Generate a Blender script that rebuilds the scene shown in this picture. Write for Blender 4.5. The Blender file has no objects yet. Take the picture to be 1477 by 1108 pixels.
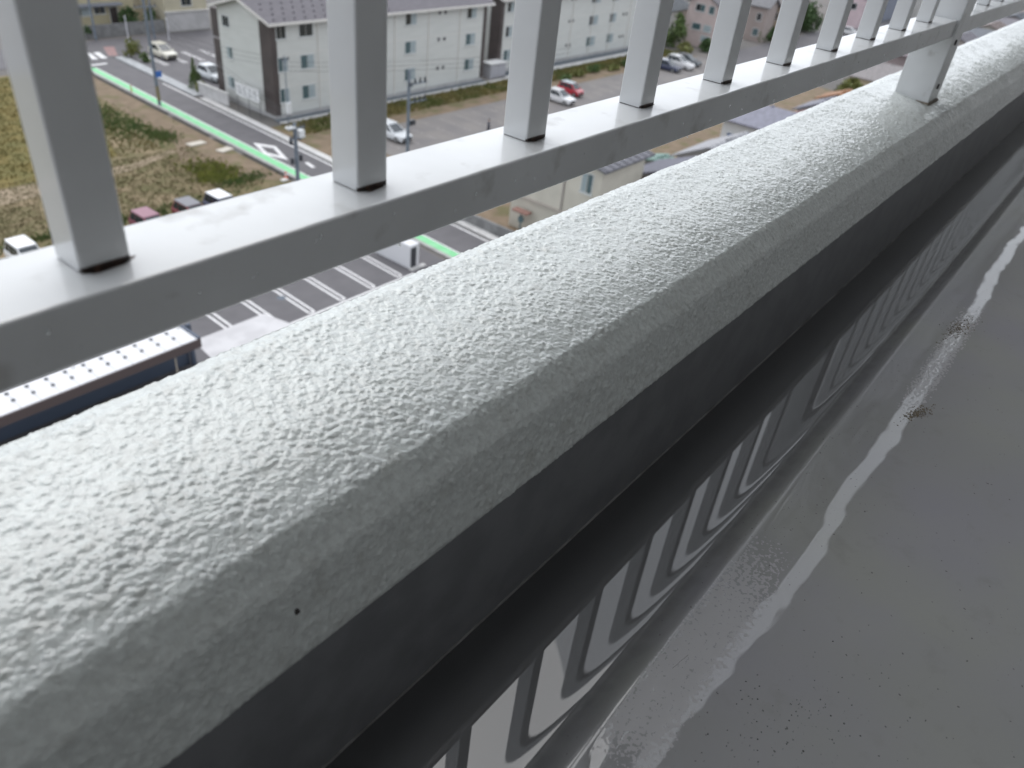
import bpy, bmesh, math, random
import numpy as np
from mathutils import Matrix, Vector
random.seed(7)
rng = np.random.default_rng(7)
SC = bpy.context.scene
COL = SC.collection
H = 25.0                                   # camera height above the street
# ------------------------------------------------------------------ camera
cam_d = bpy.data.cameras.new('camera'); cam = bpy.data.objects.new('camera', cam_d); COL.objects.link(cam)
R_ = Vector((0.62585134, -0.77361742, 0.09912713)); U_ = Vector((0.3942343, 0.42344499, 0.81564309)); F_ = Vector((0.67297059, 0.471392, -0.57000014))
M = Matrix((R_, U_, -F_)).transposed().to_4x4(); M.translation = Vector((0, 0, H))
cam.matrix_world = M
cam_d.sensor_width = 36; cam_d.lens = 26.897
cam_d.clip_start = 0.02; cam_d.clip_end = 4000
cam_d.dof.use_dof = True; cam_d.dof.focus_distance = 0.62; cam_d.dof.aperture_fstop = 9.5
SC.camera = cam
# ------------------------------------------------------------------ world and sun (overcast)
SUN_EL, SUN_AZ = math.radians(58), math.radians(70)      # azimuth measured from +X towards +Y
w = bpy.data.worlds.new('World'); SC.world = w; w.use_nodes = True
nt = w.node_tree; nt.nodes.clear()
out = nt.nodes.new('ShaderNodeOutputWorld'); bg = nt.nodes.new('ShaderNodeBackground')
sky = nt.nodes.new('ShaderNodeTexSky'); sky.sky_type = 'NISHITA'; sky.sun_disc = False
sky.sun_elevation = SUN_EL; sky.sun_rotation = math.radians(90) - SUN_AZ
sky.air_density = 1.0; sky.dust_density = 4.0; sky.ozone_density = 1.0
hsv = nt.nodes.new('ShaderNodeHueSaturation'); hsv.inputs['Saturation'].default_value = 0.16
mixw = nt.nodes.new('ShaderNodeMix'); mixw.data_type = 'RGBA'; mixw.inputs['Factor'].default_value = 0.6
mixw.inputs[7].default_value = (9.4, 10.0, 10.9, 1)       # the even cloud deck
nt.links.new(sky.outputs[0], hsv.inputs['Color']); nt.links.new(hsv.outputs[0], mixw.inputs[6])
nt.links.new(mixw.outputs[2], bg.inputs[0]); bg.inputs[1].default_value = 0.14
nt.links.new(bg.outputs[0], out.inputs[0])
sun_d = bpy.data.lights.new('sun', 'SUN'); sun_d.energy = 0.6; sun_d.angle = math.radians(50); sun_d.color = (1, 0.97, 0.93)
sun = bpy.data.objects.new('sun', sun_d); COL.objects.link(sun)
sd = Vector((math.cos(SUN_EL) * math.cos(SUN_AZ), math.cos(SUN_EL) * math.sin(SUN_AZ), math.sin(SUN_EL)))
sun.rotation_euler = sd.to_track_quat('Z', 'Y').to_euler(); sun.location = (0, 60, 90)
SC.view_settings.view_transform = 'Standard'; SC.view_settings.look = 'None'
SC.view_settings.exposure = 0.35; SC.view_settings.gamma = 1.0; SC.view_settings.use_curve_mapping = False
SC.render.engine = 'CYCLES'
SC.cycles.max_bounces = 8; SC.cycles.diffuse_bounces = 5; SC.cycles.glossy_bounces = 4
SC.cycles.use_denoising = True
SC.cycles.use_adaptive_sampling = True

# ------------------------------------------------------------------ helpers: materials
MATS = {}
def mat(name, col, rough=0.6, metal=0.0, col2=None, scale=5.0, detail=4.0, lo=0.4, hi=0.6, bump=0.0, bscale=40.0, coat=0.0, coat_r=0.05, spec=0.5, stretch=None, col3=None, scale3=1.0, f3=0.5, lo3=0.45, hi3=0.65):
    if name in MATS: return MATS[name]
    m = bpy.data.materials.new(name); m.use_nodes = True; t = m.node_tree
    p = t.nodes['Principled BSDF']
    p.inputs['Base Color'].default_value = (*col, 1); p.inputs['Roughness'].default_value = rough
    p.inputs['Metallic'].default_value = metal; p.inputs['Specular IOR Level'].default_value = spec
    p.inputs['Coat Weight'].default_value = coat; p.inputs['Coat Roughness'].default_value = coat_r
    tc = t.nodes.new('ShaderNodeTexCoord'); vec = tc.outputs['Object']
    if stretch:
        mp = t.nodes.new('ShaderNodeMapping'); mp.inputs['Scale'].default_value = stretch
        t.links.new(vec, mp.inputs[0]); vec = mp.outputs[0]
    last = None
    def layer(prev, c, sc, l, h, fac=1.0, dt=detail):
        n = t.nodes.new('ShaderNodeTexNoise'); n.inputs['Scale'].default_value = sc; n.inputs['Detail'].default_value = dt
        t.links.new(vec, n.inputs[0])
        r = t.nodes.new('ShaderNodeMapRange'); r.inputs[1].default_value = l; r.inputs[2].default_value = h; r.inputs[4].default_value = fac
        t.links.new(n.outputs[0], r.inputs[0])
        mx = t.nodes.new('ShaderNodeMix'); mx.data_type = 'RGBA'
        t.links.new(r.outputs[0], mx.inputs['Factor'])
        if prev is None: mx.inputs[6].default_value = (*col, 1)
        else: t.links.new(prev, mx.inputs[6])
        mx.inputs[7].default_value = (*c, 1); return mx.outputs[2]
    if col2: last = layer(None, col2, scale, lo, hi)
    if col3: last = layer(last, col3, scale3, lo3, hi3, f3)
    if last is not None: t.links.new(last, p.inputs['Base Color'])
    if bump:
        n = t.nodes.new('ShaderNodeTexNoise'); n.inputs['Scale'].default_value = bscale; n.inputs['Detail'].default_value = 3
        t.links.new(vec, n.inputs[0]); b = t.nodes.new('ShaderNodeBump'); b.inputs['Strength'].default_value = bump; b.inputs['Distance'].default_value = 0.01
        t.links.new(n.outputs[0], b.inputs['Height']); t.links.new(b.outputs[0], p.inputs['Normal'])
    MATS[name] = m; return m

# ------------------------------------------------------------------ helpers: geometry
class MB:
    """collects vertices and faces for ONE mesh"""
    def __init__(s): s.v = []; s.f = []
    def add(s, vs, fs):
        k = len(s.v); s.v += [tuple(p) for p in vs]; s.f += [tuple(i + k for i in q) for q in fs]; return s
    def box(s, x0, x1, y0, y1, z0, z1):
        return s.add([(x0,y0,z0),(x1,y0,z0),(x1,y1,z0),(x0,y1,z0),(x0,y0,z1),(x1,y0,z1),(x1,y1,z1),(x0,y1,z1)],
                     [(3,2,1,0),(4,5,6,7),(0,1,5,4),(1,2,6,5),(2,3,7,6),(3,0,4,7)])
    def prism(s, poly, z0, z1):
        n = len(poly); vs = [(x,y,z0) for x,y in poly] + [(x,y,z1) for x,y in poly]
        return s.add(vs, [tuple(range(n-1,-1,-1)), tuple(range(n,2*n))] + [(i,(i+1)%n,n+(i+1)%n,n+i) for i in range(n)])
    def sheet(s, poly, z): return s.add([(x,y,z) for x,y in poly], [tuple(range(len(poly)))])
    def tube(s, a, b, r0, r1=None, n=10):
        a, b = Vector(a), Vector(b); r1 = r0 if r1 is None else r1
        d = (b-a).normalized(); u = d.orthogonal().normalized(); v = d.cross(u)
        vs = []
        for c, r in ((a,r0),(b,r1)):
            for i in range(n):
                t = 2*math.pi*i/n; vs.append(c + (u*math.cos(t)+v*math.sin(t))*r)
        return s.add(vs, [tuple(range(n-1,-1,-1)), tuple(range(n,2*n))] + [(i,(i+1)%n,n+(i+1)%n,n+i) for i in range(n)])
    def build(s, name, m, parent=None, bevel=0, seg=2, smooth=False, loc=None):
        me = bpy.data.meshes.new(name); me.from_pydata(s.v, [], s.f); me.update()
        if bevel:
            bm = bmesh.new(); bm.from_mesh(me)
            bmesh.ops.bevel(bm, geom=bm.edges[:], offset=bevel, segments=seg, profile=0.5, affect='EDGES', clamp_overlap=True)
            bmesh.ops.recalc_face_normals(bm, faces=bm.faces[:]); bm.to_mesh(me); bm.free()
        if smooth: me.polygons.foreach_set('use_smooth', [True]*len(me.polygons))
        if m: me.materials.append(m)
        return link(name, me, parent, loc)
def link(name, data, parent=None, loc=None):
    o = bpy.data.objects.new(name, data); COL.objects.link(o)
    if parent: o.parent = parent
    if loc is not None: o.location = loc
    return o
def tag(o, label=None, cat=None, group=None, kind=None):
    if label: o['label'] = label
    if cat: o['category'] = cat
    if group: o['group'] = group
    if kind: o['kind'] = kind
    return o
def thing(name, label, cat, loc=(0,0,0), rz=0, group=None):
    o = link(name, None, None, loc); o.rotation_euler = (0,0,rz); return tag(o, label, cat, group)
def struct(o): return tag(o, kind='structure')
def clone(o, parent=None):
    c = o.copy(); COL.objects.link(c); c.parent = parent
    for ch in list(o.children): clone(ch, c)
    return c
def smooth_noise(nx, ny, dx, dy, wl, seed, aniso=1.0, band=0.45):
    """band-limited noise on a grid, std 1; wl in metres"""
    g = np.random.default_rng(seed).standard_normal((nx, ny))
    fx = np.fft.fftfreq(nx, dx)[:,None]*aniso; fy = np.fft.fftfreq(ny, dy)[None,:]
    k = np.sqrt(fx**2+fy**2)*wl
    a = np.fft.ifft2(np.fft.fft2(g)*np.exp(-((k-1)/band)**2)).real
    return a/a.std()
def crumb_noise(nx, ny, dx, dy, wl, seed, s=0.75):
    g = np.random.default_rng(seed).standard_normal((nx, ny))
    k = np.sqrt(np.fft.fftfreq(nx, dx)[:,None]**2+np.fft.fftfreq(ny, dy)[None,:]**2)*wl + 1e-9
    a = np.fft.ifft2(np.fft.fft2(g)*np.exp(-(np.log(k)/s)**2)/np.sqrt(k)).real
    return a/a.std()
def grid_mesh(name, X, Y, Z, m, parent=None, loc=None):
    nx, ny = X.shape
    v = np.stack([X,Y,Z],-1).reshape(-1,3).astype(np.float32)
    i = np.arange(nx*ny).reshape(nx,ny)
    q = np.stack([i[:-1,:-1], i[1:,:-1], i[1:,1:], i[:-1,1:]],-1).reshape(-1,4).astype(np.int32)
    me = bpy.data.meshes.new(name); me.vertices.add(len(v)); me.vertices.foreach_set('co', v.ravel())
    me.loops.add(q.size); me.loops.foreach_set('vertex_index', q.ravel())
    me.polygons.add(len(q)); me.polygons.foreach_set('loop_start', np.arange(0,q.size,4,dtype=np.int32))
    me.update(calc_edges=True); me.validate()
    me.polygons.foreach_set('use_smooth', np.ones(len(q),bool))
    me.materials.append(m); return link(name, me, parent, loc)

# ================================================================== BALCONY (local origin = camera foot, z relative to camera)
BL = (0, 0, H)
# ---- materials
def stucco_material():
    m = mat('stucco_white', (0.60,0.636,0.618), rough=0.40, spec=0.5, col2=(0.50,0.525,0.512), scale=240, detail=5, lo=0.38, hi=0.66,  # second tone: fine grain painting the shading of micro relief into the colour
            col3=(0.33,0.33,0.30), scale3=70, f3=0.42, lo3=0.56, hi3=0.74, bump=0.9, bscale=760, coat=1.0, coat_r=0.07)
    m.node_tree.nodes['Principled BSDF'].inputs['Coat IOR'].default_value = 1.45
    m.node_tree.nodes['Bump'].inputs['Distance'].default_value = 0.0005
    return m
stucco = stucco_material()
def painted_metal():
    m = mat('silver_paint', (0.69,0.705,0.712), rough=0.36, metal=0.0, col2=(0.56,0.57,0.575), scale=11, detail=7, lo=0.3, hi=0.75,
            stretch=(1,1,1), col3=(0.30,0.285,0.26), scale3=34, f3=0.8, lo3=0.60, hi3=0.78, bump=0.22, bscale=190, coat=0.8, coat_r=0.07)
    m.node_tree.nodes['Bump'].inputs['Distance'].default_value = 0.0004
    return m
metal = painted_metal()
black_rubber = mat('black_rubber', (0.018,0.014,0.013), rough=0.5)
rust_m = mat('brown_gasket', (0.045,0.026,0.02), rough=0.45, col2=(0.02,0.014,0.012), scale=500, col3=(.16,.09,.06), scale3=260, f3=.7, lo3=.55, hi3=.7)
sealant = mat('brown_sealant', (0.20,0.17,0.13), rough=0.6, col2=(0.12,0.1,0.08), scale=120)
upstand_m = mat('grey_waterproofing', (0.18,0.185,0.195), rough=0.45, col2=(0.15,0.154,0.163), scale=30, bump=0.2, bscale=300)
upstand_m.node_tree.nodes['Bump'].inputs['Distance'].default_value = 0.0005

W0 = -.4326
# ---- parapet: stucco coping swept along x with real relief
def profile(step):
    pts = [(.346,-.330),(.346,-.262),(.3435,-.2535),(.3375,-.2488),(.328,-.2478),(.2185,-.2660),(.2150,-.2685),(.2042,-.2805),(.2028,-.2835),(.1928,-.3200),(.1928,-.3225),(.1985,-.3232)]
    P = [np.array(p) for p in pts]; S = [0]
    for a,b in zip(P,P[1:]): S.append(S[-1]+np.hypot(*(b-a)))
    n = int(S[-1]/step); s = np.linspace(0,S[-1],n)
    y = np.interp(s,S,[p[0] for p in P]); z = np.interp(s,S,[p[1] for p in P])
    k = max(1,int(0.0013/step))                                # soften the corners (not the ends)
    ker = np.ones(2*k+1)/(2*k+1)
    yp = np.pad(y,k,mode='edge'); zp = np.pad(z,k,mode='edge')
    ys, zs = np.convolve(yp,ker,'valid'), np.convolve(zp,ker,'valid')
    lim = s[-1]-0.009; e = s > lim; ys[e] = y[e]; zs[e] = z[e]
    return s, ys, zs
def coping(name, x0, x1, dx, ds, parent, seed):
    s, py, pz = profile(ds); xs = np.arange(x0,x1+dx/2,dx); nx, ny = len(xs), len(s)
    ty = np.gradient(py); tz = np.gradient(pz); L = np.hypot(ty,tz)+1e-12; ny_, nz_ = tz/L, -ty/L      # outward normal
    ny_, nz_ = (ny_, nz_) if nz_[len(s)//2] > 0 else (-ny_, -nz_)
    n1 = crumb_noise(nx,ny,dx,ds,0.0062,seed,.85); n2 = crumb_noise(nx,ny,dx,ds,0.0033,seed+1,.6)
    n3 = smooth_noise(nx,ny,dx,ds,0.024,seed+2); n4 = smooth_noise(nx,ny,dx,ds,0.16,seed+3)
    n4 = n4*np.clip(np.minimum(xs-x0,x1-xs)/.05,0,1)[:,None]
    n5 = smooth_noise(nx,ny,dx,ds,0.05,seed+4); n6 = crumb_noise(nx,ny,dx,ds,max(0.0020,2.2*dx),seed+5,.6)
    st = lambda v,a,b: (lambda t: t*t*(3-2*t))(np.clip((v-a)/(b-a),0,1))
    # sprayed stipple: thousands of small irregular domes, thicker where the spray overlapped
    blob = np.zeros((nx,ny)); rg = np.random.default_rng(seed+9); area = (x1-x0)*s[-1]; nb = int(area/(8e-6 if dx<.003 else 3.5e-5))
    bx, by = rg.uniform(0,nx,nb), rg.uniform(0,ny,nb); br = np.exp(rg.normal(math.log(.00165 if dx<.003 else .004),.42,nb)); ba = rg.uniform(0,math.pi,nb); be = rg.uniform(.55,1.0,nb); bh = rg.uniform(.35,1.0,nb)
    for a_,b_,r_,t_,e_,h_ in zip(bx,by,br,ba,be,bh):
        ri, rj = int(r_/dx)+2, int(r_/ds)+2; i0, i1, j0, j1 = max(0,int(a_)-ri), min(nx,int(a_)+ri+1), max(0,int(b_)-rj), min(ny,int(b_)+rj+1)
        U = (np.arange(i0,i1)-a_)[:,None]*dx; V = (np.arange(j0,j1)-b_)[None,:]*ds
        c_, s_ = math.cos(t_), math.sin(t_); q = ((U*c_+V*s_)/r_)**2+((-U*s_+V*c_)/(r_*e_))**2
        np.maximum(blob[i0:i1,j0:j1], np.clip(1.15-q,0,None)**.75*h_*min(1.3,r_/.0016), out=blob[i0:i1,j0:j1])
    blob = blob*(1+.25*np.tanh(n1)) + .12*n2
    on_top = np.clip((py-.190)/.03,0.85,1)[None,:]
    h = (0.00056*blob*(1+.22*np.tanh(n5)+.12*np.tanh(n4)) + 0.000045*n6)*on_top + 0.00010*n3*on_top + 0.00025*n4
    h = np.where((np.arange(ny)>ny-int(0.0065/ds)-1)[None,:], 0.25*h, h)
    X = np.repeat(xs[:,None],ny,1); Y = py[None,:]+ny_[None,:]*h; Z = pz[None,:]+nz_[None,:]*h
    return grid_mesh(name, X, Y, Z, stucco, parent)
bead_m = mat('seam_bead', (.20,.20,.20), rough=.4, col2=(.11,.11,.11), scale=40, lo=.4, hi=.6)
par = thing('parapet', 'white textured stucco parapet kerb running under the metal railing', 'parapet', BL)
coping('coping', -0.05, 1.30, 0.00075, 0.0008, par, 11)
coping('coping', 1.30, 3.2, 0.0016, 0.0015, par, 31)
coping('coping', 3.20, 9.0, 0.006, 0.0040, par, 51)
MB().box(-1.5,9.0,.1945,.330,-.62,-.3236).build('upstand', upstand_m, par)
MB().box(-1.5,-0.05,.204,.334,-.3236,-.262).build('coping', stucco, par)

MB().tube((.1342,.2000,-.2966),(.1342,.1979,-.2975),.0013,.0012,12).build('weep_hole', black_rubber, par)
MB().tube((-1.0,.1945,W0),(9.0,.1945,W0),.0014,n=8).build('seam_bead', bead_m, par, smooth=True)
# ---- floor with gutter: one wet coated sheet, real undulation
def floor_material():
    m = bpy.data.materials.new('wet_floor_coating'); m.use_nodes = True; t = m.node_tree; p = t.nodes['Principled BSDF']
    tc = t.nodes.new('ShaderNodeTexCoord'); vec = tc.outputs['Object']
    def noise(sc, dt=3, rough=0.5):
        n = t.nodes.new('ShaderNodeTexNoise'); n.inputs['Scale'].default_value = sc; n.inputs['Detail'].default_value = dt; n.inputs['Roughness'].default_value = rough
        t.links.new(vec, n.inputs[0]); return n.outputs[0]
    def rng_(v, a, b, c=0.0, d=1.0):
        r = t.nodes.new('ShaderNodeMapRange'); r.inputs[1].default_value=a; r.inputs[2].default_value=b; r.inputs[3].default_value=c; r.inputs[4].default_value=d
        t.links.new(v, r.inputs[0]); return r.outputs[0]
    def mix(f, a, b):
        x = t.nodes.new('ShaderNodeMix'); x.data_type='RGBA'; t.links.new(f, x.inputs['Factor'])
        for s_, k in ((a,6),(b,7)):
            if isinstance(s_, tuple): x.inputs[k].default_value = (*s_,1)
            else: t.links.new(s_, x.inputs[k])
        return x.outputs[2]
    def math_(op, a, b):
        x = t.nodes.new('ShaderNodeMath'); x.operation = op
        for s_, k in ((a,0),(b,1)):
            if isinstance(s_, (int,float)): x.inputs[k].default_value = s_
            else: t.links.new(s_, x.inputs[k])
        return x.outputs[0]
    c = mix(rng_(noise(7,5),.35,.65), (.168,.168,.188), (.180,.186,.176))
    c = mix(rng_(noise(2.5,3),.4,.7), c, (.148,.153,.151))
    sp = math_('MULTIPLY', rng_(noise(420,2,.6),.70,.74), rng_(noise(9,3),.48,.62))       # dirt specks, clustered
    c = mix(sp, c, (.02,.02,.02))
    sp2 = rng_(noise(300,1,.5),.76,.775)
    c = mix(sp2, c, (.04,.04,.038))
    c = mix(math_('MULTIPLY', rng_(noise(26,6,.65),.56,.70), .45), c, (.125,.125,.120))
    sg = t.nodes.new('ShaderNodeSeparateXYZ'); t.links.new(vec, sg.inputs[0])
    gutter_dark = rng_(math_('ADD', sg.outputs[1], math_('MULTIPLY', math_('SUBTRACT', noise(60,4), .5), .012)), .096, .108)  # darker tone from the gutter lip out to the wall, ragged edge
    c = mix(gutter_dark, c, (.060,.062,.066))
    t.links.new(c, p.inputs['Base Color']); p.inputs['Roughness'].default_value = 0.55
    p.inputs['Coat Weight'].default_value = 1.0; p.inputs['Coat IOR'].default_value = 1.62
    # a drier, stippled patch beside the gutter where the film has broken up
    sx = t.nodes.new('ShaderNodeSeparateXYZ'); t.links.new(vec, sx.inputs[0])
    y = sx.outputs[1]; x = sx.outputs[0]
    band = math_('MULTIPLY', rng_(y,.047,.060), rng_(y,.084,.090,1,0))
    band = math_('MULTIPLY', band, rng_(x,.50,.40)); band = math_('MULTIPLY', band, rng_(x,.24,.28))
    b2 = math_('MULTIPLY', math_('MULTIPLY', rng_(x,.74,.82), rng_(x,1.10,1.02)), math_('MULTIPLY', rng_(y,.030,.036), rng_(y,.060,.052)))
    band = math_('MAXIMUM', band, math_('MULTIPLY', b2, .62))
    dry = math_('ADD', band, math_('MULTIPLY', math_('SUBTRACT', noise(330,3), .5), 3.6))
    dry = rng_(dry, .50, .56); dry = math_('MULTIPLY', dry, rng_(band,.02,.2))
    cr = rng_(dry, 0, 1, .012, .45); t.links.new(cr, p.inputs['Coat Roughness'])
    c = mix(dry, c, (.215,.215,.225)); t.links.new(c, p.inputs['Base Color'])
    return m
floor_m = floor_material()
W = -.433; FE = .0885; FZ = -.4125
yc_x = [-.5,.25,.30,.33,.42,.45,.50,.56,.65,.727,.844,1.1,1.36,2.0,9]
yc_v = [.054,.0555,.0565,.049,.047,.043,.042,.0465,.0465,.0455,.0435,.0465,.047,.046,.046]
def floor_mesh():
    ys = np.concatenate([np.linspace(-1.25,-.22,12), np.arange(-.20,.03,.006), np.arange(.03,.128,.0016), np.arange(.13,.1935,.004),[.1945]])
    xs = np.concatenate([np.arange(-1.0,-.02,.05), np.arange(0,2.6,.005), np.arange(2.62,9.0,.04)])
    X, Y = np.meshgrid(xs, ys, indexing='ij')
    # base section: floor falls 1:50 to the gutter, rounded lip, concave fillet, flat water
    sec = np.zeros_like(ys)
    a0, a1, a2 = .0855, .0975, .124                 # lip start, lip end / fillet start, fillet end
    fl = FZ + .02*(FE-ys)
    m1 = -0.66                                       # steepest slope dz/dy of the riser
    # integrate slope
    yy = np.linspace(.06,.1945,3000)
    sl = np.where(yy<a0, -.02, np.where(yy<a1, -.02+(m1+.02)*np.sin((yy-a0)/(a1-a0)*np.pi/2)**2, np.where(yy<a2, m1*(1-(np.clip((yy-a1)/(a2-a1),0,1)))**3.3, 0)))
    zz = np.concatenate([[0],np.cumsum((sl[1:]+sl[:-1])/2*np.diff(yy))]); zz = zz - zz[-1] + W
    sec = np.interp(ys, yy, zz); inner = ys < .06; sec[inner] = zz[0] + .02*(.06-ys[inner])
    Z = np.repeat(sec[None,:],len(xs),0)
    # undulation: the film's tilt wanders along x, which makes the mirrored strip of sky meander
    yc = np.interp(xs, yc_x, yc_v); ker = np.ones(9)/9; yc = np.convolve(np.pad(yc,4,mode='edge'),ker,'valid')
    tilt = -(yc-.047)/.83
    u = np.clip((.088-ys)/.02,0,1); u = u*u*(3-2*u); env = np.exp(-np.clip(np.abs(ys-.047)-.02,0,None)**2/.05**2)
    Z += -(tilt[:,None])*(ys-.047)[None,:]*(u*env)[None,:]
    n = 2048; g = smooth_noise(n, 512, .005, .005, .11, 5); g2 = smooth_noise(n,512,.005,.005,.035,6); g3 = smooth_noise(n,512,.005,.005,.3,8); g4 = smooth_noise(n,512,.005,.005,.017,9)
    def samp(g_): 
        fx = (X+1)/.005; fy = (Y+1.3)/.005; i = np.clip(fx.astype(int),0,n-2); j = np.clip(fy.astype(int),0,510); a=fx-i; b=fy-j
        a=np.clip(a,0,1); b=np.clip(b,0,1)
        return g_[i,j]*(1-a)*(1-b)+g_[i+1,j]*a*(1-b)+g_[i,j+1]*(1-a)*b+g_[i+1,j+1]*a*b
    Z += (u[None,:])*(3.5e-5*samp(g)+1.3e-5*samp(g2)+3.5e-6*samp(g4)+1.5e-4*samp(g3))
    return X, Y, Z
X,Y,Z = floor_mesh()
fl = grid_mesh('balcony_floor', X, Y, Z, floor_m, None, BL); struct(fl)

# ---- railing
rail = thing('railing', 'silver painted metal railing with square balusters above the white parapet', 'railing', BL)
PX, X0 = .13, .1032
RY0, RY1, RZ0, RZ1 = .2488, .2940, -.1637, -.1394
POST = [(1.379, 1.434), (-1.351+.30, -1.296+.30), (1.379+2.43, 1.434+2.43), (1.379+4.86, 1.434+4.86)]
def in_post(x): return any(a-.02 < x < b+.02 for a,b in POST)
spans = [(-.994,1.3775),(1.4355,3.8075),(3.8655,6.2375)]
for a,b in spans:
    MB().box(a,b,RY0,RY1,RZ0,RZ1).build('lower_rail', metal, rail, bevel=.0014, seg=3)
MB().box(-1.0,8.5,.236,.306,.622,.668).build('handrail', metal, rail, bevel=.004, seg=3)
BW = .0188
bal = MB().box(0,BW,0,.0186,.0014,.77).build('baluster', metal, rail, bevel=.0011, seg=2)
gk = MB().box(.0006,BW-.0004,.0002,.0180,.00005,.0026).build('gasket', rust_m, bal)
def stain_mesh(seed):
    g = random.Random(seed); n = 26; vs = [(.009,.001,.00022)]
    for j in range(n):
        a = 2*math.pi*j/n; r = .0092*(1+.12*math.sin(3*a+seed)+g.uniform(-.10,.10)); vs.append((.0100+1.12*r*math.cos(a), .0014+.32*r*math.sin(a)*(1.25 if math.sin(a)<0 else 1), .00012))
    return MB().add(vs,[(0,1+j,1+(j+1)%n) for j in range(n)])
st_ = stain_mesh(1).build('rust_stain', rust_m, bal)
sk = MB().box(.0001,.0030,.0014,.0180,.0005,.006).build('skirt', metal, bal)
bal.location = (X0,.2648,RZ1)
k = -8
while X0+k*PX < 6.2:
    x = X0+k*PX
    if k != 0 and not in_post(x) and x > -.95:
        c = clone(bal, rail); c.location = (x,.2648,RZ1)
        for ch in c.children:
            if ch.name.startswith('rust_stain'):
                v_ = random.uniform(.55,1.0); ch.scale = (v_, random.uniform(.5,1.1), 1); ch.location = ((1-v_)*.0095,0,0)
    k += 1
for n_,(a,b) in enumerate(POST):
    p = MB().box(a,b,.2455,.2995,-.262,.63).build('post', metal, rail, bevel=.0016, seg=3)
    MB().box(a-.0022,b+.0022,.2425,.3015,-.268,-.2575).build('sealant_bead', sealant, p, bevel=.002, seg=2)
    for zz_ in (-.172,-.236):
        MB().tube((a+.024,.2458,zz_),(a+.024,.2440,zz_),.0042,.0036,12).build('screw', black_rubber, p)
MB().tube((1.352,.286,-.1392),(1.352,.286,-.1372),.0045,.0030,10).build('screw', black_rubber, rail)
# rain drops and drips on the inner face of the lower rail
db = MB()
for i in range(60):
    x = random.uniform(.0,1.35); z_ = random.uniform(RZ0+.003,RZ1-.003)
    r = random.choice((.0004,.0005,.0007,.0009)); hh = r*random.uniform(1.0,2.4)
    if i > 50: z_ = RZ0-.0003; hh = r
    n = 8; vs = [(x,RY0-r*.7,z_)]
    for j in range(n):
        t_ = 2*math.pi*j/n; vs.append((x+r*math.cos(t_),RY0+.0001,z_+hh*math.sin(t_)))
    for j in range(n):
        t_ = 2*math.pi*j/n; vs.append((x+.7*r*math.cos(t_),RY0-r*.5,z_+.7*hh*math.sin(t_)))
    db.add(vs,[(0,1+n+(j+1)%n,1+n+j) for j in range(n)]+[(1+n+j,1+n+(j+1)%n,1+(j+1)%n,1+j) for j in range(n)])
wm = bpy.data.materials.new('water_drop'); wm.use_nodes = True; wp = wm.node_tree.nodes['Principled BSDF']
wp.inputs['Transmission Weight'].default_value = 1.0; wp.inputs['IOR'].default_value = 1.33; wp.inputs['Roughness'].default_value = 0.0; wp.inputs['Base Color'].default_value = (.9,.92,.94,1)
tag(db.build('rain_drops', wm, rail, smooth=True), kind='stuff')

# ---- wind-blown dirt on the floor (two brown smears, black crumbs)
dm = mat('brown_litter', (.16,.13,.085), rough=.8, col2=(.09,.075,.055), scale=300)
km = mat('black_crumb', (.012,.012,.012), rough=.7)
def litter(name, cx, cy, sx, sy, n, ang, m, label, smin=.0004, smax=.0013):
    b = MB(); g = random.Random(int(cx*1000))
    for i in range(n):
        u, v = g.gauss(0,1)*sx, g.gauss(0,1)*sy
        x = cx+u*math.cos(ang)-v*math.sin(ang); y = cy+u*math.sin(ang)+v*math.cos(ang)
        i_ = np.argmin(abs(X[:,0]-x)); j_ = np.argmin(abs(Y[0]-y)); z_ = float(Z[i_,j_])
        r = g.uniform(smin,smax); t_ = g.uniform(0,6.3); e = g.uniform(.35,1)
        vs = [(x+r*math.cos(t_+q)*(1 if q_%2 else e), y+r*math.sin(t_+q)*(1 if q_%2 else e), z_-.0002) for q_,q in enumerate((0,1.3,2.6,3.7,5.0))]
        vs += [(x+.5*(a-x), y+.5*(b_-y), z_+r*g.uniform(.3,.7)) for a,b_,c_ in vs]
        b.add(vs, [(5,6,7,8,9)]+[(q,(q+1)%5,5+(q+1)%5,5+q) for q in range(5)])
    o = b.build(name, m, None, loc=BL); tag(o, label, 'litter', kind='stuff')
litter('leaf_litter', .764, .0345, .012, .0030, 260, -.35, dm, 'brown crumbled leaf litter beside the bright streak on the wet floor')
litter('leaf_litter', 1.000, .047, .020, .006, 260, -.15, dm, 'faint brown leaf litter farther along the wet floor')
litter('dirt_crumbs', .345, .004, .038, .016, 120, -.7, km, 'black dirt crumbs scattered on the wet grey floor', .00025, .0008)
# a hair lying on the floor by the gutter
hb = MB(); hp = [(.318,.0735),(.322,.0725),(.326,.0722),(.330,.0712),(.334,.0706)]
for (a,b_),(c_,d_) in zip(hp,hp[1:]): hb.tube((a,b_,-.4119),(c_,d_,-.4119),.00012,n=5)
tag(hb.build('hair', black_rubber, None, loc=BL), 'single dark hair lying on the floor next to the gutter', 'hair')

# ---- the tower the balcony belongs to (out of frame; it shades the balcony and is mirrored in the wet floor)
tower = thing('apartment_tower', 'pale tower wall and balcony slab just above the camera', 'building', (0,0,0))
tw = mat('tower_wall', (.34,.335,.325), rough=.6, col2=(.30,.30,.29), scale=2)
tc_ = mat('tower_ceiling', (.60,.60,.61), rough=.8, col2=(.55,.55,.56), scale=1.5)
MB().box(-14,30,-9,-1.25,0,46).build('wall', tw, tower)
MB().box(-14,30,-1.249,.365,H+1.95,H+2.13).build('ceiling_slab', tc_, tower)
MB().box(-14,30,-1.249,.33,H-.74,H-.63).build('floor_slab', tc_, tower)

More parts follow.
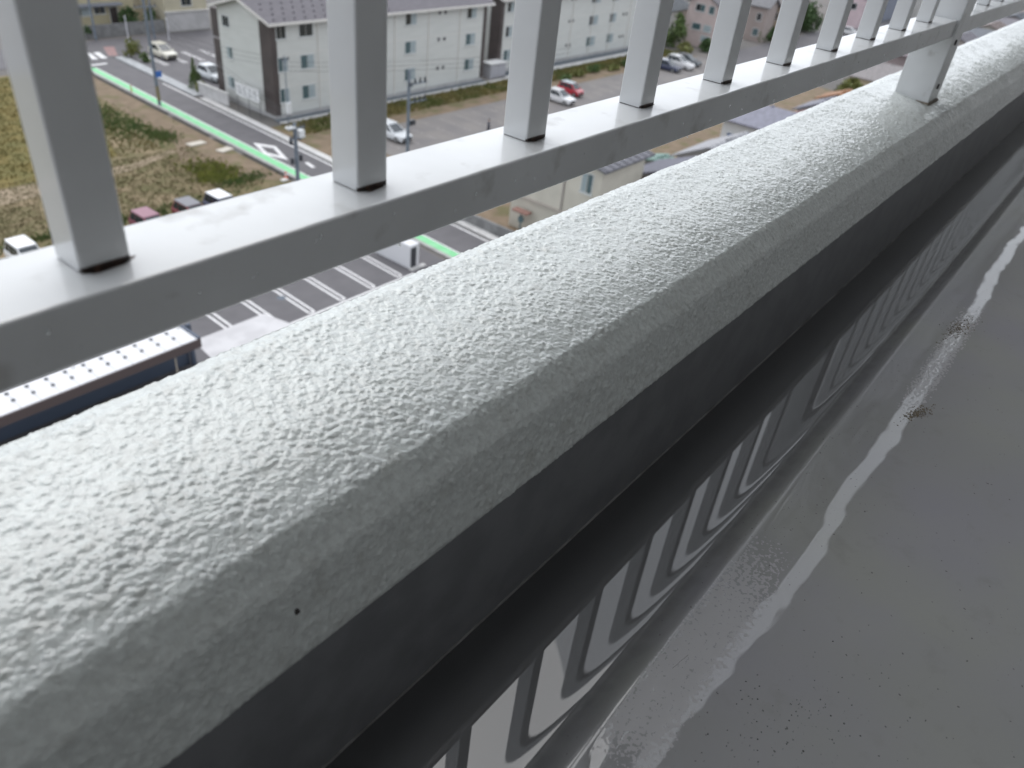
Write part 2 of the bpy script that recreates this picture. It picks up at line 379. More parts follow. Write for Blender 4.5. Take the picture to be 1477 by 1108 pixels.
# ================================================================== STREET BELOW (z = 0 is the ground)
def xl(y): return 39.05 + .057*(y-35)             # left edge of the lane
def xr(y): return 43.35 + .058*(y-35)             # right edge of the lane
asphalt = mat('asphalt', (.096,.091,.098), rough=.75, col2=(.118,.112,.119), scale=.7, detail=6, lo=.35, hi=.7, bump=.2, bscale=30)
asphalt2 = mat('old_asphalt', (.15,.14,.14), rough=.8, col2=(.19,.175,.165), scale=.35, detail=6, lo=.35, hi=.65, bump=.2, bscale=25)
ground_m = mat('town_ground', (.15,.135,.125), rough=.9, col2=(.11,.105,.10), scale=.08, detail=5)
concrete = mat('concrete', (.38,.375,.36), rough=.8, col2=(.30,.295,.285), scale=1.2, detail=5)
pale_conc = mat('pale_concrete', (.55,.54,.53), rough=.7, col2=(.47,.46,.45), scale=1.5, detail=5)
paint_w = mat('white_road_paint', (.70,.69,.69), rough=.6, col2=(.55,.54,.54), scale=4, detail=6, lo=.45, hi=.75)
paint_g = mat('green_road_paint', (.17,.52,.24), rough=.6, col2=(.22,.56,.29), scale=1.5, detail=5)
paint_p = mat('faded_pink_paint', (.30,.17,.16), rough=.7, col2=(.22,.15,.15), scale=3)
dirt = mat('dirt', (.21,.155,.105), rough=.95, col2=(.155,.115,.075), scale=.9, detail=8, lo=.35, hi=.65, col3=(.10,.10,.035), scale3=.5, f3=.7, lo3=.52, hi3=.66)
drygrass = mat('dry_grass_ground', (.155,.122,.064), rough=.95, col2=(.11,.098,.04), scale=.8, detail=8, lo=.38, hi=.62, col3=(.24,.18,.11), scale3=.35, f3=.8, lo3=.52, hi3=.64)
paddy = mat('rice_field_ground', (.155,.12,.034), rough=.95, col2=(.115,.104,.03), scale=.5, detail=8, lo=.4, hi=.65)
bluegravel = mat('blue_grey_gravel', (.085,.105,.125), rough=.85, col2=(.12,.135,.15), scale=6, detail=4)
def sheet(name, poly, z, m):
    return struct(MB().sheet(poly, z).build(name, m))
sheet('ground', [(-900,-600),(2200,-600),(2200,1800),(-900,1800)], -.02, ground_m)
sheet('field', [(-60,40),(xl(40)-1.1,40),(xl(94)-1.1,94),(-60,94)], 0.0, drygrass)
sheet('rice_field', [(-60,64.6),(24,64.0),(31,66),(35.2,80),(36.5,93.5),(-60,93.5)], .006, paddy)
sheet('dirt_shoulder', [(36.2,56),(xl(52)-1.0,52.5),(xl(70)-1.0,70),(xl(93)-1.0,93),(38.8,93),(37.4,74),(36.4,66),(34,61)], .008, dirt)
sheet('dirt_path', [(-60,62.0),(22,61.0),(31,62.4),(35.6,64.2),(35.2,64.9),(31,63.6),(22,63.6),(-60,64.4)], .010, mat('pale_dirt', (.30,.235,.165), rough=.95, col2=(.2,.16,.10), scale=.8, detail=7))
sheet('car_park', [(3,33.7),(xl(34)-.9,33.7),(xl(53)-.9,52.4),(3,52.4)], .012, asphalt)
sheet('road', [(xl(-20),-20),(xr(-20),-20),(xr(97),97),(xl(97),97)], .016, asphalt)
sheet('cross_road', [(-90,96.6),(130,96.2),(130,104.6),(-90,105.2)], .020, asphalt)
sheet('vacant_lot', [(xr(38)+.9,38),(126,38),(126,65.4),(xr(66)+.9,65.4)], .002, dirt)
sheet('grass_strip', [(xr(62)+1.6,61.6),(126,61.6),(126,65.4),(xr(65)+1.6,65.4)], .007, drygrass)
sheet('gravel_car_park', [(50.5,40),(126,40),(126,59.0),(58,59.4),(50.5,58)], .012, asphalt2)
sheet('side_road', [(126,46),(400,44),(400,57.4),(126,57.8)], .014, asphalt)
sheet('apartment_car_park', [(xr(76)+.7,76.2),(64,76.2),(64,97.6),(xr(97)+.7,97.6)], .014, asphalt)
sheet('yard', [(46,22),(126,22),(126,38),(44.6,38)], .003, dirt)
# painted markings, one object each
def strip(name, pts, wdt, z, m, side=0):
    b = MB(); L = []; Rr = []
    for i,p in enumerate(pts):
        a = Vector(pts[max(i-1,0)]); c = Vector(pts[min(i+1,len(pts)-1)]); d = (c-a).normalized(); n = Vector((-d.y,d.x)); p = Vector(p)
        L.append(p+n*wdt*(.5+side)); Rr.append(p-n*wdt*(.5-side))
    k = len(pts); b.add([(*v,z) for v in L]+[(*v,z) for v in Rr], [(i,k+i,k+i+1,i+1) for i in range(k-1)])
    return struct(b.build(name, m))
strip('green_line', [(xl(y)+.32,y) for y in (20,50,75,93)], .78, .024, paint_g)
strip('white_line', [(xl(y)+.80,y) for y in (20,50,75,93)], .15, .028, paint_w)
strip('white_line', [(xr(y)-.22,y) for y in (20,50,75,84)], .18, .024, paint_w)
strip('stop_line', [(xl(94)+.6,94.1),(xl(94)+2.7,94.2)], .5, .024, paint_w)
for x in (44.9,46.0): strip('crossing_stripe', [(x,96.4),(x+.55,99.4)], .7, .028, paint_w)
sheet('pink_patch', [(46.9,97.2),(47.9,96.9),(49.8,101.3),(48.5,101.5)], .026, paint_p)
d = [(42.22,62.53),(43.35,60.6),(42.0,57.0),(41.2,59.3)]; c_ = Vector((42.2,59.9)); dv = [Vector(p) for p in d]; di = [c_+(p-c_)*.56 for p in dv]
struct(MB().add([(*p,.024) for p in dv]+[(*p,.024) for p in di], [(i,(i+1)%4,4+(i+1)%4,4+i) for i in range(4)]).build('diamond_marking', paint_w))
strip('white_dash', [(42.6,54.2),(42.9,55.6)], .35, .024, paint_w)
# near car park: looped double lines, front line, white apron
for x in (21.55,24.0,26.4,28.9,31.5,34.0):
    for o in (-.19,.19): strip('bay_line', [(x+o-.12,34.35),(x+o+.12,39.4)], .15, .018, paint_w)
    strip('bay_line', [(x-.30,34.30),(x+.06,34.30)], .14, .020, paint_w)
strip('front_line', [(24.4,34.05),(34.9,33.95)], .20, .019, paint_w)
sheet('white_apron', [(18.9,33.8),(24.5,33.8),(24.0,36.1),(19.2,36.1)], .022, mat('white_concrete', (.54,.53,.54), rough=.7, col2=(.46,.45,.46), scale=.8, detail=6))
sheet('walkway', [(-10,20),(38.4,20),(38.9,33.6),(18.5,33.8),(18.0,34.2),(-10,34.2)], .008, concrete)
strip('drain', [(23.0,33.72),(35.0,33.62)], .16, .021, mat('drain_grey', (.12,.12,.12), rough=.7))
sheet('manhole_cover', [(26.0+.28*math.cos(t),37.0+.28*math.sin(t)) for t in np.linspace(0,6.28,14)[:-1]], .020, mat('manhole_blue', (.09,.11,.14), rough=.6))
for x in (50.45,52.9,55.3,57.7,60.1):
    for o in (-.2,.2): strip('apartment_bay_line', [(x+o+.05,90.6),(x+o+.25,95.6)], .16, .02, paint_w)
for i in range(24):
    x = 52.6+i*2.62
    strip('gravel_bay_line', [(x,53.5),(x+.2,58.3)], .13, .018, mat('worn_white_paint', (.30,.28,.27), rough=.8, col2=(.17,.16,.155), scale=2.2, detail=7, lo=.42, hi=.6))
# kerbs
def kerb(name, pts, wdt, h, m, z0=0):
    b = MB(); L=[]; Rr=[]
    for i,p in enumerate(pts):
        a = Vector(pts[max(i-1,0)]); c = Vector(pts[min(i+1,len(pts)-1)]); dd = (c-a).normalized(); n = Vector((-dd.y,dd.x)); p = Vector(p)
        L.append(p+n*wdt/2); Rr.append(p-n*wdt/2)
    k = len(pts); vs = [(*v,z0) for v in L]+[(*v,z0) for v in Rr]+[(*v,h) for v in L]+[(*v,h) for v in Rr]
    fs = []
    for i in range(k-1): fs += [(2*k+i,3*k+i,3*k+i+1,2*k+i+1),(i,2*k+i,2*k+i+1,i+1),(k+i,k+i+1,3*k+i+1,3*k+i)]
    fs += [(0,k,3*k,2*k),(k-1,3*k-1,4*k-1,2*k-1)]
    return b.add(vs,fs).build(name, m)
struct(kerb('pavement', [(xr(y)+.55,y) for y in (20,38,52,66,77)], .75, .13, pale_conc))
struct(kerb('pavement', [(xr(y)+.80,y) for y in (78,86,92,96)], 1.25, .13, mat('grey_pavement', (.37,.38,.39), rough=.7, col2=(.30,.31,.32), scale=1.5)))
tag(kerb('kerb', [(xl(y)-.32,y) for y in (22,40,60,80,93)], .34, .10, concrete), 'low concrete kerb between the green line and the field', 'kerb')
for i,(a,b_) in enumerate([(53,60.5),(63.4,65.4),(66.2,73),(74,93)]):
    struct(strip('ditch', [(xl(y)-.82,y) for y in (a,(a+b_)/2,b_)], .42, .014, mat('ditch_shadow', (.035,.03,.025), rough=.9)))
slab_m = mat('bleached_board', (.50,.46,.40), rough=.8)
for i,(x,y,r,l) in enumerate([(37.9,65.0,.1,1.7),(39.0,62.2,.25,1.5)]):
    o = MB().box(-.75*l/1.5,.75*l/1.5,-.42,.42,0,.10).build('plank', slab_m, bevel=.02); o.location=(x,y,.01); o.rotation_euler=(0,.03,r)
    tag(o, ['pale board lying on the dirt farther up the verge','pale board bridging the ditch next to the green line'][i], 'board')
# tufts of grass
def tufts(name, poly_fn, n, m, hmin, hmax, label, wdt=.06):
    b = MB(); g = random.Random(len(name)+n)
    for i in range(n):
        x,y = poly_fn(g); h = g.uniform(hmin,hmax)
        for q in range(3):
            a = g.uniform(0,6.28); w_ = wdt*g.uniform(.6,1.6); lx,ly = g.gauss(0,.35)*h, g.gauss(0,.35)*h
            b.add([(x-w_*math.cos(a),y-w_*math.sin(a),0),(x+w_*math.cos(a),y+w_*math.sin(a),0),(x+lx,y+ly,h)],[(0,1,2)])
    tag(b.build(name, m), label, 'grass', kind='stuff')
g_green = mat('green_grass', (.075,.125,.035), rough=.9, col2=(.11,.14,.04), scale=.6)
g_yel = mat('yellow_weeds', (.20,.21,.04), rough=.9, col2=(.13,.15,.03), scale=.8)
g_gold = mat('golden_rice', (.165,.125,.035), rough=.9, col2=(.125,.112,.032), scale=.35, detail=6)
g_dry = mat('dry_grass', (.155,.122,.062), rough=.9, col2=(.11,.10,.04), scale=.5, detail=6)
def blobfn(spots): 
    def f(g):
        x,y,sx,sy = g.choice(spots); return g.gauss(x,sx), g.gauss(y,sy)
    return f
tufts('green_grass', blobfn([(35.8,78,.9,2.5),(36.2,72,.8,2.5),(36.6,68.5,.7,1),(34.5,73,.9,2),(27.5,53.3,3.5,.5),(36,55.3,1.2,.5),(20,53.8,2.5,.5)]), 3200, g_green, .08,.22, 'green grass growing along the edge of the field')
tufts('yellow_weeds', blobfn([(35.2,59.4,.9,.9),(35.8,57.5,.8,.9),(34.4,57,.7,.6)]), 800, g_yel, .12,.35, 'yellow green weeds in the middle of the dry plot')
tufts('rice', lambda g:(g.uniform(12,35),g.uniform(65.5,93)), 9000, g_gold, .06,.16, 'golden ripe rice standing in the field')
tufts('dry_grass', lambda g:(g.uniform(16,37),g.uniform(53.5,65)), 6500, g_dry, .03,.10, 'dry grass on the vacant plot')
tufts('strip_grass', lambda g:(g.uniform(47.5,125),g.uniform(61.7,65.3)), 5500, mat('strip_grass', (.20,.17,.06), rough=.9, col2=(.11,.13,.035), scale=.22, detail=5, lo=.4, hi=.6), .1,.4, 'rough grass strip in front of the apartment blocks', .08)

# ------------------------------------------------------------------ plants
leafA = mat('dark_leaf', (.035,.075,.022), rough=.7, col2=(.06,.105,.03), scale=2.5)
leafB = mat('yellow_leaf', (.11,.13,.03), rough=.7, col2=(.16,.16,.045), scale=2)
leafC = mat('mid_leaf', (.06,.11,.03), rough=.7, col2=(.10,.14,.04), scale=2)
bark = mat('bark', (.10,.075,.055), rough=.9)
def plant(name, label, x, y, rx, ry, h, m, n=420, cat='bush', group=None, shape='ellip', leaf=.16, trunk=.5):
    t = thing(name, label, cat, (x,y,0), 0, group); g = random.Random(int(x*31+y*17))
    b = MB(); cl = [(g.gauss(0,.45),g.gauss(0,.45),g.uniform(.15,.95)) for _ in range(9)]
    for i in range(n):
        cx_,cy_,cz_ = g.choice(cl); u,v,z_ = cx_+g.gauss(0,.25), cy_+g.gauss(0,.25), cz_+g.gauss(0,.14)
        z_ = min(max(z_,.04),1.05); k = math.sqrt(max(0,1-((z_-.45)/.62)**2)) if shape=='ellip' else max(.08,1.1-z_)
        r = math.hypot(u,v); 
        if r > 1: u,v = u/r,v/r
        px,py,pz = u*rx*k, v*ry*k, z_*h; s_ = leaf*g.uniform(.6,1.3)
        a = Vector((g.gauss(0,1),g.gauss(0,1),g.gauss(0,1))).normalized(); c = a.orthogonal().normalized(); dd = a.cross(c); p = Vector((px,py,pz))
        b.add([p-c*s_,p-dd*s_*.55,p+c*s_,p+dd*s_*.55],[(0,1,2,3)])
    b.build('crown', m, t)
    tb = MB().tube((0,0,0),(0,0,h*trunk),.05+.02*h,.03,7)
    for q in range(3): a=q*2.1; tb.tube((0,0,h*trunk*.6),(rx*.5*math.cos(a),ry*.5*math.sin(a),h*.75),.025,.012,5)
    tb.build('trunk', bark, t); return t
plant('shrub','pointed green conifer by the apartment driveway',47.9,80.6,.8,.8,3.0,leafC,500,'shrub',shape='cone')
plant('shrub','low yellow green shrub at the foot of the conifer',47.6,78.9,.7,.8,1.1,leafB,260,'shrub')
for i,(x,y,r,h,m,l) in enumerate([(48.8,95.6,.8,1.5,leafB,'yellow green bush at the corner of the crossing'),(50.3,97.6,1.0,1.6,leafB,'loose bush behind the corner bush, nearer the cross road'),(49.2,93.0,.7,1.0,leafC,'small bush at the apartment car park entrance')]):
    plant('bush',l,x,y,r,r,h,m,280)
plant('hedge','dark green clipped hedge behind the block wall across the road',55.6,107.4,1.6,.7,3.0,leafA,700,'hedge',leaf=.22)
plant('hedge','second dark green hedge close to the beige house',58.5,107.6,1.3,.7,2.9,leafA,600,'hedge',leaf=.22)
plant('bush','low green bush at the foot of the yellow house',48.9,106.2,.9,.6,1.5,leafA,300)
plant('tree','bright green tree between the far apartment block and the pink house',128.6,65.2,2.2,2.0,5.0,leafC,1100,'tree',leaf=.3)
plant('bush','yellow green bush beneath the bright green tree',125.8,61.5,2.4,1.2,1.6,leafB,420,leaf=.25)
plant('bush','rounded dark green bush in front of the pink house',131.5,60.4,1.5,1.2,2.0,leafA,600,leaf=.25)
plant('hedge','dark green hedge in front of the tan houses',155.5,58.9,5.5,1.0,2.3,leafA,1500,'hedge',leaf=.28)
plant('tree','dark tree on the corner past the tan houses',175.0,58.8,3.2,2.2,5.5,leafA,1400,'tree',leaf=.35)
plant('tree','tall green tree beside the pale pink gable far right',203,57.5,2.5,2,7,leafA,900,'tree',leaf=.4)
plant('tree','rounded yellow green tree next to the orange roof',111.5,29.6,3.2,1.9,4.6,leafB,1300,'tree',leaf=.3)
plant('tree','green tree at the far end of the row below the railing',262,36.5,6,3,7,leafA,1500,'tree',leaf=.5)
for i in range(6): plant('bush',['first','second','third','fourth','fifth','sixth'][i]+' grass tussock from the left before the farther apartment block',90.5+i*4.3,61.0+(i%3)*.5,1.7,.7,.9,leafB if i%2 else leafC,260,group='tussocks before the blocks',leaf=.2)

# ------------------------------------------------------------------ buildings
wall_w = mat('cream_siding', (.56,.57,.55), rough=.7, col2=(.53,.54,.52), scale=.5, stretch=(1,1,6))
brown_p = mat('brown_panel', (.060,.048,.046), rough=.6, col2=(.075,.06,.057), scale=.8)
trim = mat('pale_trim', (.62,.60,.57), rough=.6)
roof_p = mat('mauve_roof', (.115,.105,.12), rough=.7, col2=(.09,.084,.096), scale=1.2, detail=5, stretch=(1,4,1))
roof_d = mat('roof_batten', (.08,.075,.085), rough=.7)
found = mat('foundation', (.42,.42,.42), rough=.8, col2=(.36,.36,.36), scale=1)
frame_m = mat('window_frame', (.60,.62,.62), rough=.5)
glass_d = mat('dark_glass', (.025,.032,.035), rough=.12, spec=.8)
glass_t = mat('teal_glass', (.07,.115,.125), rough=.15, spec=.7)
curtain = mat('curtain_glass', (.36,.41,.43), rough=.25, col2=(.30,.36,.38), scale=2)
WIN = {}
def window(parent, face, u0, u1, z0, z1, plane, panes, fr=frame_m, proud=.05):
    """a window on a wall facing -Y (face 'y') or -X (face 'x'): frame with one pane object per sash"""
    b = MB(); t_ = .07
    def bx(mb, a0,a1,c0,c1,d0,d1):
        if face=='y': mb.box(a0,a1,plane-d1,plane-d0,c0,c1)
        else: mb.box(plane-d1,plane-d0,a0,a1,c0,c1)
    bx(b,u0-t_,u0,z0-t_,z1+t_,-.02,proud); bx(b,u1,u1+t_,z0-t_,z1+t_,-.02,proud)
    bx(b,u0,u1,z1,z1+t_,-.02,proud); bx(b,u0-t_-.05,u1+t_+.05,z0-t_-.03,z0-.001,-.02,proud+.06)
    wo = b.build('window', fr, parent); n = len(panes); st = (u1-u0)/n
    for i,m in enumerate(panes):
        p = MB(); bx(p,u0+i*st+.03,u0+(i+1)*st-.03,z0+.03,z1-.03,-.01,.018+.012*(i%2)); p.build('pane', m, wo)
    return wo
def gable_roof(x0,x1,y0,y1,ze,zr,oh,th,axis='x'):
    """closed gable roof slab with ridge along axis"""
    b = MB()
    if axis=='x':
        ym=(y0+y1)/2; s=(zr-ze)/(ym-y0); prof=[(y0-oh,ze-s*oh),(ym,zr),(y1+oh,ze-s*oh)]; pr2=[(p,z+th) for p,z in prof]
        vs=[(x,p,z) for x in (x0-oh,x1+oh) for p,z in prof+pr2[::-1]]
    else:
        xm=(x0+x1)/2; s=(zr-ze)/(xm-x0); prof=[(x0-oh,ze-s*oh),(xm,zr),(x1+oh,ze-s*oh)]; pr2=[(p,z+th) for p,z in prof]
        vs=[(p,y,z) for y in (y0-oh,y1+oh) for p,z in prof+pr2[::-1]]
    fs=[(0,1,4,5),(1,2,3,4),(6,11,10,7),(7,10,9,8)]+[(i,6+i,6+(i+1)%6,(i+1)%6) for i in range(6)]
    return b.add(vs,fs)
def apartment(name, label, x0, x1, y0, y1, wins, vents, gable, cat='apartment block'):
    t = thing(name, label, cat, (0,0,0)); e, r = 9.25, 10.55
    ym=(y0+y1)/2
    b = MB().add([(x,y,z) for x in (x0,x1) for y,z in ((y0,.45),(y0,e),(ym,r),(y1,e),(y1,.45))],
        [(0,1,2,3,4),(9,8,7,6,5),(0,5,6,1),(1,6,7,2),(2,7,8,3),(3,8,9,4),(4,9,5,0)])
    wl = b.build('wall', wall_w, t)
    for zb in (3.15,6.1): MB().box(x0+.3,x1-.3,y0-.012,y0-.001,zb,zb+.05).build('joint_band', trim, wl)
    for xv in np.arange(x0+5.6,x1-2,5.4): MB().box(xv,xv+.09,y0-.09,y0-.002,.3,e-.1).build('downpipe', trim, wl)
    MB().box(x0+.02,x1-.02,y0+.02,y1-.02,0,.452).build('foundation', found, t)
    # brown cladding wraps each corner
    MB().box(x0-.03,x0+.62,y0-.03,y0+1.75,.40,e-.12).build('corner_cladding', brown_p, t)
    MB().box(x1-.62,x1+.03,y0-.03,y0+1.75,.40,e-.12).build('corner_cladding', brown_p, t)
    rf = gable_roof(x0,x1,y0,y1,e+.02,r+.02,.62,.17).build('roof', roof_p, t)
    s=(r-e)/(ym-y0); zo=e+.02-s*.62
    MB().box(x0-.66,x1+.66,y0-.74,y0-.625,zo-.10,zo+.14).build('eave_gutter', trim, rf)
    for xx in (x0-.66,x1+.625): 
        MB().add([(xx+q,y,z+dz) for q in (0,.035) for y,z in ((y0-.62,zo),(ym,r+.02),(y1+.62,zo)) for dz in (-.06,.19)],
           [(0,2,3,1),(2,4,5,3),(6,7,9,8),(8,9,11,10),(0,1,7,6),(4,10,11,5),(1,3,9,7),(3,5,11,9),(0,6,8,2),(2,8,10,4)]).build('barge_board', trim, rf)
    for row in range(5):                                   # snow guards on the roof
        yy=y0-.2+row*.95; zz_=e+.02+s*(yy-y0)+.17
        for xx in np.arange(x0+.2+(row%2)*.6,x1-.2,1.25): pass
        if row<4:
            for xx in np.arange(x0+.3+(row%2)*.62,x0+16 if name!='x' else x1,1.25):
                MB().box(xx,xx+.14,yy,yy+.10,zz_,zz_+.13).build('snow_guard', roof_d, rf)
    for (a,b2,z0,z1,ps) in wins: window(t,'y',a,b2,z0,z1,y0,ps)
    for (a,z0) in vents:
        v = MB().tube((a,y0+.02,z0),(a,y0-.12,z0),.15,.13,10).box(a-.19,a+.19,y0-.14,y0-.002,z0+.16,z0+.22).build('vent_hood', roof_d, t)
    for (a,b2,z0,z1,ps) in gable: window(t,'x',a,b2,z0,z1,x0,ps)
    return t
L3=((7.65,8.85),(4.6,5.9),(1.62,2.95))
DC=(glass_d,glass_d); TC=(glass_t,curtain)
wins=[]
for li,(z0,z1) in enumerate(L3):
    for (a,b_) in ((48.95,50.05),(51.7,53.35),(56.6,58.3),(60.6,62.3),(66.4,68.1),(76.8,78.5)):
        wins.append((a,b_,z0,z1, DC if (li==0 and a<55) else ((glass_d,curtain) if li==0 else TC)))
vents=[(x,z) for z in (8.55,5.65,2.4) for x in (71.9,72.9,58.9,59.7)]
aptA = apartment('apartment_block','three storey cream apartment block with mauve roof beside the lane',48.3,80.5,67.0,75.6,wins,vents,
   [(73.7,74.8,7.5,8.5,DC),(73.6,74.5,4.5,5.6,TC),(73.8,74.8,1.5,2.6,TC)])
for z_ in (0.4,3.2,6.1):
    b = MB().box(48.6,80,75.62,77.0,z_+2.55,z_+2.72); b.box(48.5,48.62,75.62,77.1,z_,z_+2.7); b.build('gallery', brown_p, aptA)
wins=[]
for li,(z0,z1) in enumerate(L3):
    for (a,b_) in ((86.2,87.6),(92,93.8),(96,97.8),(106.1,108.4),(111.8,113.6),(121,122.8)): wins.append((a,b_,z0-.1,z1-.1, (glass_d,curtain) if li<2 else TC))
vents=[(x,z) for z in (8.3,5.4,2.1) for x in (100.8,101.7,115.7,116.6)]
aptB = apartment('apartment_block','farther three storey cream apartment block seen beyond the first one',85.0,125.5,68.3,77,wins,vents,[])
struct(MB().box(48.0,80.6,65.95,66.98,0,.06).build('gravel_bed', bluegravel)); struct(MB().box(84.6,126,66.6,68.2,0,.06).build('gravel_bed', bluegravel))
tag(MB().box(47.9,84.5,65.45,65.93,0,.14).build('kerb', pale_conc), 'pale concrete kerb along the gravel of the near apartment block', 'kerb')
tag(MB().box(84.52,126,65.5,66.55,0,.14).build('kerb', pale_conc), 'pale concrete apron in front of the farther apartment block', 'kerb')
# white store box, tan low wall between the blocks
sh = thing('storage_shed','small white storage box between the two apartment blocks','shed',(82.0,66.9,0))
MB().box(0,3.1,0,1.5,0,1.75).build('cabinet', mat('shed_grey',(.40,.40,.42),rough=.6), sh); MB().box(-.08,3.2,-.1,1.6,1.752,1.86).build('roof', mat('white_sheet',(.7,.7,.7),rough=.5), sh)
MB().box(.1,1.5,-.03,-.002,.1,1.65).build('door', mat('shed_door',(.36,.36,.39),rough=.6), sh); MB().box(1.6,3.0,-.03,-.002,.1,1.65).build('door', MATS['shed_door'], sh)
tag(MB().box(81.5,90,79.3,79.6,0,2.2).build('wall', mat('tan_wall',(.36,.32,.29),rough=.8)), 'tan boundary wall behind the gap between the apartment blocks', 'wall')
for i in range(5):
    a=MB().box(81.6+.2*i,82.5+.2*i,84+2.4*i,85.6+2.4*i,0,.5+.1*i).build('pallet_stack', paint_w); tag(a,['nearest','second','third','fourth','farthest'][i]+' white slab in the yard between the two apartment blocks','slab','white slabs between the blocks')
# block wall, banner
bw = thing('block_wall','pale concrete block wall at the apartment driveway','wall',(0,0,0))
for i in range(6):
    y=72.9+i*.88; MB().box(46.72-.0*i,46.88,y,y+.875,.1,1.34).build('block_panel', mat('pale_block',(.50,.49,.49),rough=.8,col2=(.43,.42,.42),scale=2), bw)
MB().box(46.66,46.94,72.86,78.2,1.342,1.45).build('coping', pale_conc, bw)
bn = thing('banner','white banner with grey characters on the fence by the apartment gable','banner',(47.05,67.9,0))
MB().box(0,.03,0,3.85,1.62,2.9).build('sheet', mat('white_vinyl',(.74,.74,.75),rough=.5), bn)
for yy in (.02,1.9,3.8): MB().tube((.06,yy,0),(.06,yy,2.95),.03).build('pole', roof_d, bn)
ink = mat('grey_ink',(.28,.29,.31),rough=.6)
gg = random.Random(3)
for i in range(4):
    y0=.35+i*.86; b=MB()
    for (a,b_,c,d2) in ((.05,.55,2.55,2.62),(.05,.55,2.25,2.31),(.0,.6,1.92,1.98),(.27,.33,1.9,2.7),(.02,.08,1.9,2.3) if i%2 else (.5,.56,2.2,2.65)): b.box(-.008,-.002,y0+a,y0+b_,c-.05,d2-.05)
    b.build('character', ink, bn)
# houses
def house(name, label, x0,x1,y0,y1,e,rise,wc,rc,axis='x',wins=(),xwins=(),cat='house',oh=.5,extra=None):
    t = thing(name,label,cat,(0,0,0))
    wm_ = mat('wall_%d_%d_%d'%tuple(int(c*100) for c in wc), wc, rough=.8, col2=tuple(c*.9 for c in wc), scale=.7, detail=5)
    rm_ = mat('roof_%d_%d_%d'%tuple(int(c*100) for c in rc), rc, rough=.6, col2=tuple(c*.75 for c in rc), scale=1.5, detail=5, stretch=(1,3,1))
    if axis=='x': ym=(y0+y1)/2; pf=((y0,0),(y0,e),(ym,e+rise),(y1,e),(y1,0)); vs=[(x,y,z) for x in (x0,x1) for y,z in pf]
    else: xm=(x0+x1)/2; pf=((x0,0),(x0,e),(xm,e+rise),(x1,e),(x1,0)); vs=[(x,y,z) for y in (y0,y1) for x,z in pf]
    MB().add(vs,[(0,1,2,3,4),(9,8,7,6,5),(0,5,6,1),(1,6,7,2),(2,7,8,3),(3,8,9,4),(4,9,5,0)]).build('wall', wm_, t)
    rf=gable_roof(x0,x1,y0,y1,e+.02,e+rise+.02,oh,.16,axis).build('roof', rm_, t)
    if axis=='x':
        for q in np.arange(x0-oh+.3,x1+oh,.9):               # standing seams
            ym=(y0+y1)/2; s=rise/(ym-y0)
            MB().add([(q+dx,yy,e+.18+s*(yy-y0)+dz) for yy in (y0-oh,ym) for dx in (0,.05) for dz in (0,.06)],[(0,2,3,1),(4,5,7,6),(0,1,5,4),(2,6,7,3),(1,3,7,5)]).build('seam', rm_, rf)
    MB().box((x0+x1)/2-.6 if axis=='x' else (x0+x1)/2-.2,(x0+x1)/2+.6 if axis=='x' else (x0+x1)/2+.2,(y0+y1)/2-.12,(y0+y1)/2+.12,e+rise+.1,e+rise+.28).build('ridge_cap', rm_, rf)
    for (a,b_,z0,z1,ps) in wins: window(t,'y',a,b_,z0,z1,y0,ps)
    for (a,b_,z0,z1,ps) in xwins: window(t,'x',a,b_,z0,z1,x0,ps)
    return t
yh = house('house','yellow house with grey lower walls across the cross road',47.3,57,108.5,117,6,1.6,(.45,.40,.27),(.20,.18,.17),wins=((48.6,51.2,2.2,3.4,(glass_t,curtain)),(53.6,54.6,.6,3.0,(brown_p,)),(51.6,53.0,2.3,3.3,DC)))
MB().box(47.0,55.0,107.4,108.48,3.35,3.6).build('porch_roof', mat('grey_sheet',(.22,.23,.26),rough=.6), yh)
tag(MB().box(48.6,59.6,106.0,106.2,0,1.55).build('wall', mat('grey_block_wall',(.22,.22,.22),rough=.85,col2=(.16,.16,.16),scale=1.5)), 'grey block wall along the far side of the cross road', 'wall')
bh = house('house','beige house with a pale rendered ground floor behind the apartment car park',59.9,66.2,106.0,114,6,1.4,(.48,.44,.33),(.2,.19,.18),wins=((62.4,63.9,3.1,4.3,DC),))
MB().box(59.8,66.3,105.85,105.99,0,2.4).build('render', mat('pale_render',(.47,.46,.46),rough=.8,col2=(.40,.39,.39),scale=1), bh); MB().box(59.7,66.4,105.7,105.99,2.402,2.55).build('ledge', trim, bh)
house('house','pink house with pale green blinds beyond the far apartment block',134,143,60.9,66.4,6.9,1.6,(.52,.43,.41),(.16,.15,.16),wins=((136,137.5,4,5.4,TC),(139.5,141,1.2,2.6,TC)),
  xwins=((63.3,65.0,5.5,6.6,(glass_t,glass_d)),(61.5,62.5,5.4,6.6,(glass_t,)),(63.4,65.0,2.6,3.6,(glass_t,)),(61.4,62.8,2.6,3.6,(curtain,)),(61.2,62.9,1.0,1.9,(curtain,curtain))))
house('house','white house with dark roof left of the pink house',130,139,68.5,76,5,1.5,(.55,.55,.52),(.10,.11,.12))
tan=[(151,155.2,58.8,62.4,(.33,.28,.26),(.15,.15,.16),'brown grey narrow house beyond the pink house'),(156.2,161,57.8,61.3,(.47,.37,.27),(.17,.16,.16),'tan narrow house in the row beyond the pink house'),(162,167.5,59.6,64,(.40,.32,.27),(.14,.14,.15),'light brown house at the end of the tan row')]
for (a,b_,c,d2,wc,rc,l) in tan: house('house',l,a,b_,c,d2,6.1,1.3,wc,rc,'y',xwins=((c+1.0,c+1.9,3.6,4.8,(glass_d,)),(c+.9,c+2.0,1.0,2.2,(glass_t,))))
house('house','dull brown house behind the dark corner tree',170,179,61.5,69,6,1.5,(.34,.29,.27),(.16,.16,.18))
